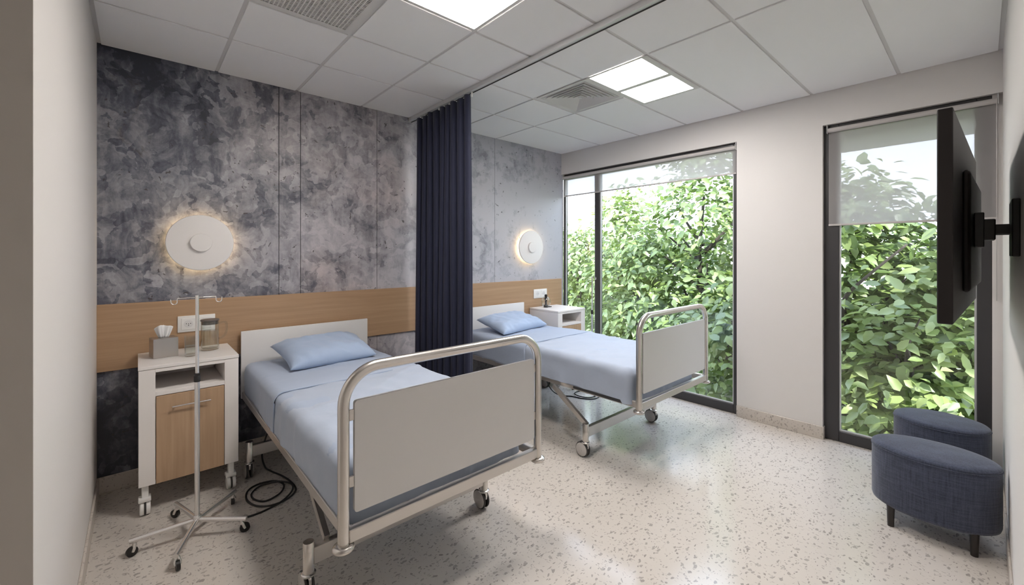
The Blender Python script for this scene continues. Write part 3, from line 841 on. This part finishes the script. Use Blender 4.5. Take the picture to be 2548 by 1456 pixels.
# ---------------------------------------------------------------- drip stands
def drip_stand(x, y, legs, label, ztop, rot):
    t = thing('drip_stand', label, 'drip stand', (x, y, 0), rot, group='drip stands')
    bm = B(); tube(bm, [(0, 0, .075), (0, 0, .945)], .0135, 20); obj('lower_pole', bm, 'pole', t, 40)
    bm = B(); tube(bm, [(0, 0, .94), (0, 0, ztop)], .0092, 20); obj('upper_pole', bm, 'pole', t, 40)
    bm = B(); lathe(bm, [(.014, .928), (.0165, .930), (.0165, .962), (.014, .966), (.0155, .969), (.0150, .978), (.010, .981)], 24); obj('height_collar', bm, 'black', t, 40)
    for s in (-1, 1):
        zb = ztop - .012
        pts = [(0, 0, zb), (s * .092, 0, zb), (s * .094, 0, zb - .012)] + [(s * (.108 - .0145 * math.cos(a)), 0, zb - .020 - .0145 * math.sin(a)) for a in [PI * k / 8 for k in range(9)]] + [(s * .1235, 0, zb - .004)]
        bm = B(); tube(bm, pts, .0026, 10); obj('hook', bm, 'pole', t, 60)
    bm = B(); lathe(bm, [(.020, .073), (.022, .078), (.022, .122), (.016, .130)], 24); obj('hub', bm, 'pole', t, 40)
    for (a, r) in legs:
        d = Vector((math.cos(a), math.sin(a), 0))
        bm = B(); tube(bm, [d * .018 + Vector((0, 0, .100)), d * r + Vector((0, 0, .082))], .0135, 18); leg = obj('leg', bm, 'pole', t, 40)
        e = d * (r - .024); sd = Vector((-d.y, d.x, 0)); ta = a + .5
        tr = Vector((math.cos(ta), math.sin(ta), 0)); ts = Vector((-tr.y, tr.x, 0)); wc = e + tr * .014 + Vector((0, 0, .0265))
        bm = B(); tube(bm, [wc - ts * .009, wc + ts * .009], .0262, 28); w = obj('wheel', bm, 'black', leg, 40)
        bm = B()
        for q in (-1, 1): tube(bm, [wc + ts * q * .0105, wc * .6 + (e + Vector((0, 0, .06))) * .4 + ts * q * .0105, e + Vector((0, 0, .066)) + ts * q * .004], [.0075, .0085, .008], 10)
        tube(bm, [e + Vector((0, 0, .05)), e + Vector((0, 0, .078))], .009, 12)
        obj('fork', bm, 'pole', leg, 40)
    return t
drip_stand(.482, -1.013, [(math.radians(172), .305), (math.radians(247), .30), (math.radians(326), .275), (math.radians(47), .335), (math.radians(104), .34)], 'chrome drip stand in front of the first nightstand', 1.447, 0.)
drip_stand(4.57, -.82, [(math.radians(a), .31) for a in (222, 294, 6, 78, 150)], 'chrome drip stand behind the far bed at the wide window', 1.412, .25)

# ---------------------------------------------------------------- cables
def cable(pts, label, r=.0062):
    bm = B(); P = spline(pts, 8); b = Vector(P[0]); b.z = 0
    tube(bm, [p - b for p in P], r, 10)
    tag(obj('power_cable', bm, 'black', None, 180, b), label, 'cable', 'black power cables')
z = .0065
cable([(1.03, -.62, .50), (1.0, -.56, .42), (.955, -.50, .31), (.93, -.46, .16), (.95, -.46, .05), (.99, -.47, z), (1.035, -.60, z), (1.063, -.74, z), (1.06, -.88, z), (.99, -.96, z), (.89, -.975, z), (.81, -.915, z), (.775, -.79, z), (.80, -.67, z), (.87, -.625, z + .003), (.97, -.655, z + .006), (1.01, -.76, z + .008), (.965, -.862, z + .006), (.87, -.892, z), (.815, -.82, z), (.815, -.725, z), (.88, -.668, z + .006), (.985, -.70, z + .014), (1.05, -.80, z + .014), (1.03, -.90, z + .012), (.945, -.985, z + .008), (.84, -1.01, z), (.765, -1.015, z), (.70, -1.0, z)],
      'black power cable coiled on the floor beside the drip stand')
cable([(3.75, -.70, .40), (3.86, -.74, .12), (3.96, -.80, .02), (4.06, -.90, z), (4.10, -1.03, z), (4.18, -1.13, z), (4.30, -1.13, z), (4.38, -1.03, z), (4.36, -.90, z), (4.26, -.84, z), (4.15, -.88, z + .004), (4.12, -1.0, z + .008), (4.17, -1.09, z + .008), (4.28, -1.09, z + .006), (4.34, -1.0, z), (4.30, -.92, z)],
      'black power cable looped on the floor beneath the far bed')

# ---------------------------------------------------------------- television and its mount
rot = math.radians(-1.9)
t = thing('television', 'large black flat television seen edge-on at the right wall', 'television', (2.4, -4.085, 1.832), rot)
bm = B(); box(bm, 0, 1.40, 0, .041, -.392, .392, .003, 1); obj('casing', bm, 'black_matt', t)
bm = B(); box(bm, .008, 1.392, .0405, .0418, -.384, .384); obj('screen', bm, 'black', t)
bm = B(); box(bm, .42, 1.30, -.024, .004, -.30, .22, .018, 3); obj('rear_housing', bm, 'black_matt', t)
t = thing('tv_mount', 'black swivel wall arm carrying the television', 'wall mount', (2.93, T, 1.80))
bm = B(); box(bm, -.13, .13, 0, .022, -.115, .115, .003, 1); obj('wall_plate', bm, 'black', t)
bm = B(); box(bm, .02, .12, .015, .075, -.022, .022, .003, 1); obj('arm', bm, 'black', t)
bm = B(); box(bm, .0, .16, .062, .098, -.045, .045, .004, 1); obj('swivel_head', bm, 'black', t)
bm = B(); box(bm, .0, .22, .094, .124, -.075, .075, .003, 1); obj('bracket_plate', bm, 'black', t)

# ---------------------------------------------------------------- footstools
def footstool(x, y, rx, ry, label, rot=0., zb=.118, zt=.497):
    t = thing('footstool', label, 'stool', (x, y, 0), rot, group='oval footstools')
    n = 72
    def ring(bm, k, z, inset):
        return [bm.verts.new(((rx - inset) * math.cos(2 * PI * i / n), (ry - inset) * math.sin(2 * PI * i / n), z)) for i in range(n)]
    bm = B(); prof = [(.05, zb), (.018, zb + .003), (.005, zb + .012), (0, zb + .03), (0, zt - .05), (.002, zt - .032)]
    rings = [ring(bm, 0, z, i) for (i, z) in prof]
    for a, b in zip(rings, rings[1:]):
        for k in range(n): bm.faces.new((a[k], a[(k + 1) % n], b[(k + 1) % n], b[k]))
    bm.faces.new(rings[0][::-1]); bm.faces.new(rings[-1])
    obj('body', bm, 'stool', t, 60)
    bm = B(); prof = [(.008, zt - .034), (-.001, zt - .026), (.001, zt - .016), (.010, zt - .008), (.035, zt - .002), (.10, zt + .004), (.16, zt + .006)]
    rings = [ring(bm, 0, z, i) for (i, z) in prof]
    for a, b in zip(rings, rings[1:]):
        for k in range(n): bm.faces.new((a[k], a[(k + 1) % n], b[(k + 1) % n], b[k]))
    bm.faces.new(rings[0][::-1]); bm.faces.new(rings[-1])
    obj('seat_top', bm, 'stool', t, 60)
    bm = B(); tube(bm, [((rx + .001) * math.cos(2 * PI * i / n), (ry + .001) * math.sin(2 * PI * i / n), zt - .031) for i in range(n)], .0035, 8, closed=True); obj('piping', bm, 'stool', t, 180)
    for a, b in ((1, 1), (-1, 1), (-1, -1), (1, -1)):
        bm = B(); px, py = rx * .64 * a, ry * .62 * b
        lathe(bm, [(.016, 0), (.021, .15), (.021, zb + .004)], 20, (px, py, 0)); obj('leg', bm, 'darkwood', t, 40)
footstool(3.855, -3.95, .207, .283, 'dark blue oval footstool standing nearer the camera')
footstool(4.595, -3.948, .220, .250, 'dark blue oval footstool standing close to the narrow window')

# ---------------------------------------------------------------- outside
bm = B(); box(bm, W + .3, 40, -30, 34, -.9, -.6); struct('ground', bm, 'soil')
bm = B(); box(bm, W + .3, W + .97, -7.5, -2.75, 2.785, 3.1)
tag(obj('eave_slab', bm, 'concrete'), 'pale concrete eave above the narrow window outside', 'eave')

def leaves(n, cx, cy, sx, sy, z0, z1, size, seed, top_taper=.5, dense_front=.5):
    rng = np.random.default_rng(seed)
    nc = max(14, n // 26)
    # clusters over a lumpy column
    h = rng.random(nc); ang = rng.uniform(-PI, PI, nc); rad = np.sqrt(rng.uniform(.15, 1, nc))
    shrink = np.where(h > top_taper, np.sqrt(np.clip(1 - ((h - top_taper) / (1.001 - top_taper)) ** 2, .03, 1)), 1)
    C = np.stack([cx + sx * rad * np.cos(ang) * shrink, cy + sy * rad * np.sin(ang) * shrink, z0 + (z1 - z0) * h], 1)
    idx = rng.integers(0, nc, n)
    P = C[idx] + rng.normal(0, 1, (n, 3)) * np.array([.16, .2, .17])
    out = P - np.array([cx, cy, 0]); out[:, 2] = .5; out /= np.linalg.norm(out, axis=1)[:, None]
    nrm = out * .55 + np.array([-.28, -.05, .65]) + rng.normal(0, .42, (n, 3)); nrm /= np.linalg.norm(nrm, axis=1)[:, None]
    d = out + rng.normal(0, .6, (n, 3)) + np.array([0, 0, -.55]); d -= nrm * np.sum(d * nrm, 1)[:, None]; d /= np.linalg.norm(d, axis=1)[:, None]
    s = np.cross(d, nrm); L = size * rng.uniform(.6, 1.2, n); Wd = L * rng.uniform(.23, .33, n)
    bend = rng.uniform(-.05, .28, n) * L; fold = rng.uniform(.05, .3, n) * Wd
    mid = [(0., 0), (.3, .3), (.68, .75), (1., 1.25)]; V = []
    for t_, b_ in mid: V.append(P + d * (L * t_)[:, None] - nrm * (bend * b_ * t_)[:, None])
    for (t_, w_) in ((.24, .86), (.62, .80)):
        for sg in (-1, 1):
            V.append(P + d * (L * t_)[:, None] + s * (sg * Wd * w_)[:, None] + nrm * (fold - bend * t_ * t_)[:, None])
    V = np.stack(V, 1).reshape(-1, 3)
    F = [(0, 1, 4), (1, 2, 6, 4), (2, 3, 6), (0, 5, 1), (1, 5, 7, 2), (2, 7, 3)]
    faces = [tuple(a + 8 * i for a in f) for i in range(n) for f in F]
    return [tuple(v) for v in V], [], faces

def tree(name, label, cat, group, cx, cy, sx, sy, z0, z1, n, size, seed, mat, taper=.5, branches=6, th=.05, extra=()):
    t = thing(name, label, cat, (cx, cy, -.6), group=group)
    v, e, f = leaves(n, 0, 0, sx, sy, z0 + .6, z1 + .6, size, seed, taper)
    obj('foliage', (v, e, f), mat, t, 180)
    rnd = random.Random(seed); bm = B(); ht = (z1 + .6)
    tube(bm, spline([(0, 0, 0), (.05, -.04, ht * .25), (-.04, .05, ht * .5), (.03, 0, ht * .8)], 5), [th * (1 - .7 * k / 15) for k in range(16)], 10)
    obj('trunk', bm, 'bark', t, 180)
    for k in range(branches):
        a = rnd.uniform(0, 2 * PI); h0 = ht * rnd.uniform(.2, .65); bm = B()
        tip = Vector((sx * .85 * math.cos(a), sy * .9 * math.sin(a), min(ht * .95, h0 + rnd.uniform(.3, .9)))); b = Vector((0, 0, h0))
        m_ = b.lerp(tip, .5) + Vector((rnd.uniform(-.1, .1), rnd.uniform(-.1, .1), rnd.uniform(-.12, .05)))
        P = spline([b, m_, tip], 6); tube(bm, P, [th * .5 * (1 - .75 * i / (len(P) - 1)) for i in range(len(P))], 8)
        obj('branch', bm, 'bark', t, 180)
    for pts in extra:
        bm = B(); P = spline([Vector(p) - t.location for p in pts], 6); tube(bm, P, [.034 * (1 - .7 * i / (len(P) - 1)) for i in range(len(P))], 10); obj('branch', bm, 'bark', t, 180)
    return t
G = 'leafy trees outside the windows'
tree('leafy_tree', 'light green tree outside behind the dark window mullion, left of the sky gap', 'tree', G, 8.0, .95, .75, .8, -.6, 2.95, 3000, .165, 11, 'leaf2', .55)
tree('leafy_tree', 'pale tree seen through the slim left pane at the corner', 'tree', G, 8.6, 2.65, .8, .85, -.6, 2.25, 2600, .17, 12, 'leaf2', .55)
tree('leafy_tree', 'tall bushy green tree filling the right part of the wide window', 'tree', G, 7.5, -.95, .8, .95, -.6, 3.55, 4200, .16, 13, 'leaf', .6, 8, .07)
tree('leafy_bush', 'low green bush in the wide window below the gap of sky', 'bush', 'leafy bushes outside the windows', 7.4, .2, .7, .75, -.6, 1.95, 2600, .16, 14, 'leaf', .6)
tree('leafy_tree', 'tall tree behind the long blind with a bare slanting branch', 'tree', G, 7.0, -3.05, .65, .75, -.6, 2.55, 4400, .17, 15, 'leaf', .55, 8, .06, [[(6.75, -3.0, .5), (6.45, -3.04, .9), (6.32, -3.10, 1.19), (6.32, -3.28, 1.43), (6.34, -3.62, 1.80)]])
tree('leafy_tree', 'tree seen right beside the television edge in the narrow window', 'tree', G, 6.9, -4.35, .65, .75, -.6, 2.3, 4000, .17, 16, 'leaf2', .55)
tree('leafy_bush', 'low leafy bush close to the glass at the bottom of the narrow window', 'bush', 'leafy bushes outside the windows', 6.3, -3.65, .45, .8, -.6, 1.15, 2600, .16, 17, 'leaf2', .6)
tree('leafy_bush', 'low leafy bush at the bottom right of the wide window', 'bush', 'leafy bushes outside the windows', 6.6, -1.75, .5, .75, -.6, 1.1, 2000, .15, 18, 'leaf', .6)
for k, (y, z1) in enumerate(((4.4, 2.2), (2.6, 2.0), (.9, 2.3), (-.9, 2.6), (-2.7, 2.3), (-4.5, 2.3), (-6.2, 2.5))):
    tree('hedge_shrub', 'shrub in the hedge row behind the outdoor trees', 'shrub', 'shrubs of the back hedge', 9.9, y, .7, 1.15, -.6, z1, 2200, .2, 40 + k, 'leaf', .6, 3)

# ---------------------------------------------------------------- daylight
w = bpy.data.worlds.new('World'); scene.world = w; w.use_nodes = True
nt = w.node_tree; bg = nt.nodes['Background']
tc = nt.nodes.new('ShaderNodeTexCoord'); sp = nt.nodes.new('ShaderNodeSeparateXYZ'); nt.links.new(tc.outputs['Generated'], sp.inputs[0])
r = ramp(nt.nodes, [(.0, (.86, .90, 1.)), (.35, (.76, .83, 1.)), (1., (.60, .72, 1.))]); nt.links.new(sp.outputs[2], r.inputs[0]); nt.links.new(r.outputs[0], bg.inputs[0])
bg.inputs[1].default_value = 5.6
sun = bpy.data.lights.new('Sun', 'SUN'); sun.energy = 8.; sun.angle = .03; sun.color = (1., .96, .88)
so = bpy.data.objects.new('sun', sun); COL.objects.link(so)
so.rotation_euler = Vector((.22, .55, -.8)).to_track_quat('-Z', 'Y').to_euler()

# ---------------------------------------------------------------- camera
cam = bpy.data.cameras.new('Camera'); co = bpy.data.objects.new('Camera', cam); COL.objects.link(co)
f_px = 1043.57; cam.sensor_fit = 'HORIZONTAL'; cam.sensor_width = 36.; cam.lens = 36. * f_px / 2548.
cam.shift_x = 0.; cam.shift_y = -(728 - 633.31) / 2548.; cam.clip_start = .01
co.location = (.2158, -4.1543, 1.6932); co.rotation_euler = (PI / 2, 0, -.72846)
scene.camera = co
vs = scene.view_settings
vs.view_transform = 'Standard'; vs.look = 'None'; vs.exposure = .45; vs.gamma = 1.; vs.use_curve_mapping = False
cy = scene.cycles
cy.use_denoising = True; cy.max_bounces = 10; cy.diffuse_bounces = 6; cy.glossy_bounces = 5; cy.transparent_max_bounces = 24; cy.transmission_bounces = 8
cy.sample_clamp_indirect = 8.; cy.caustics_reflective = False; cy.caustics_refractive = False
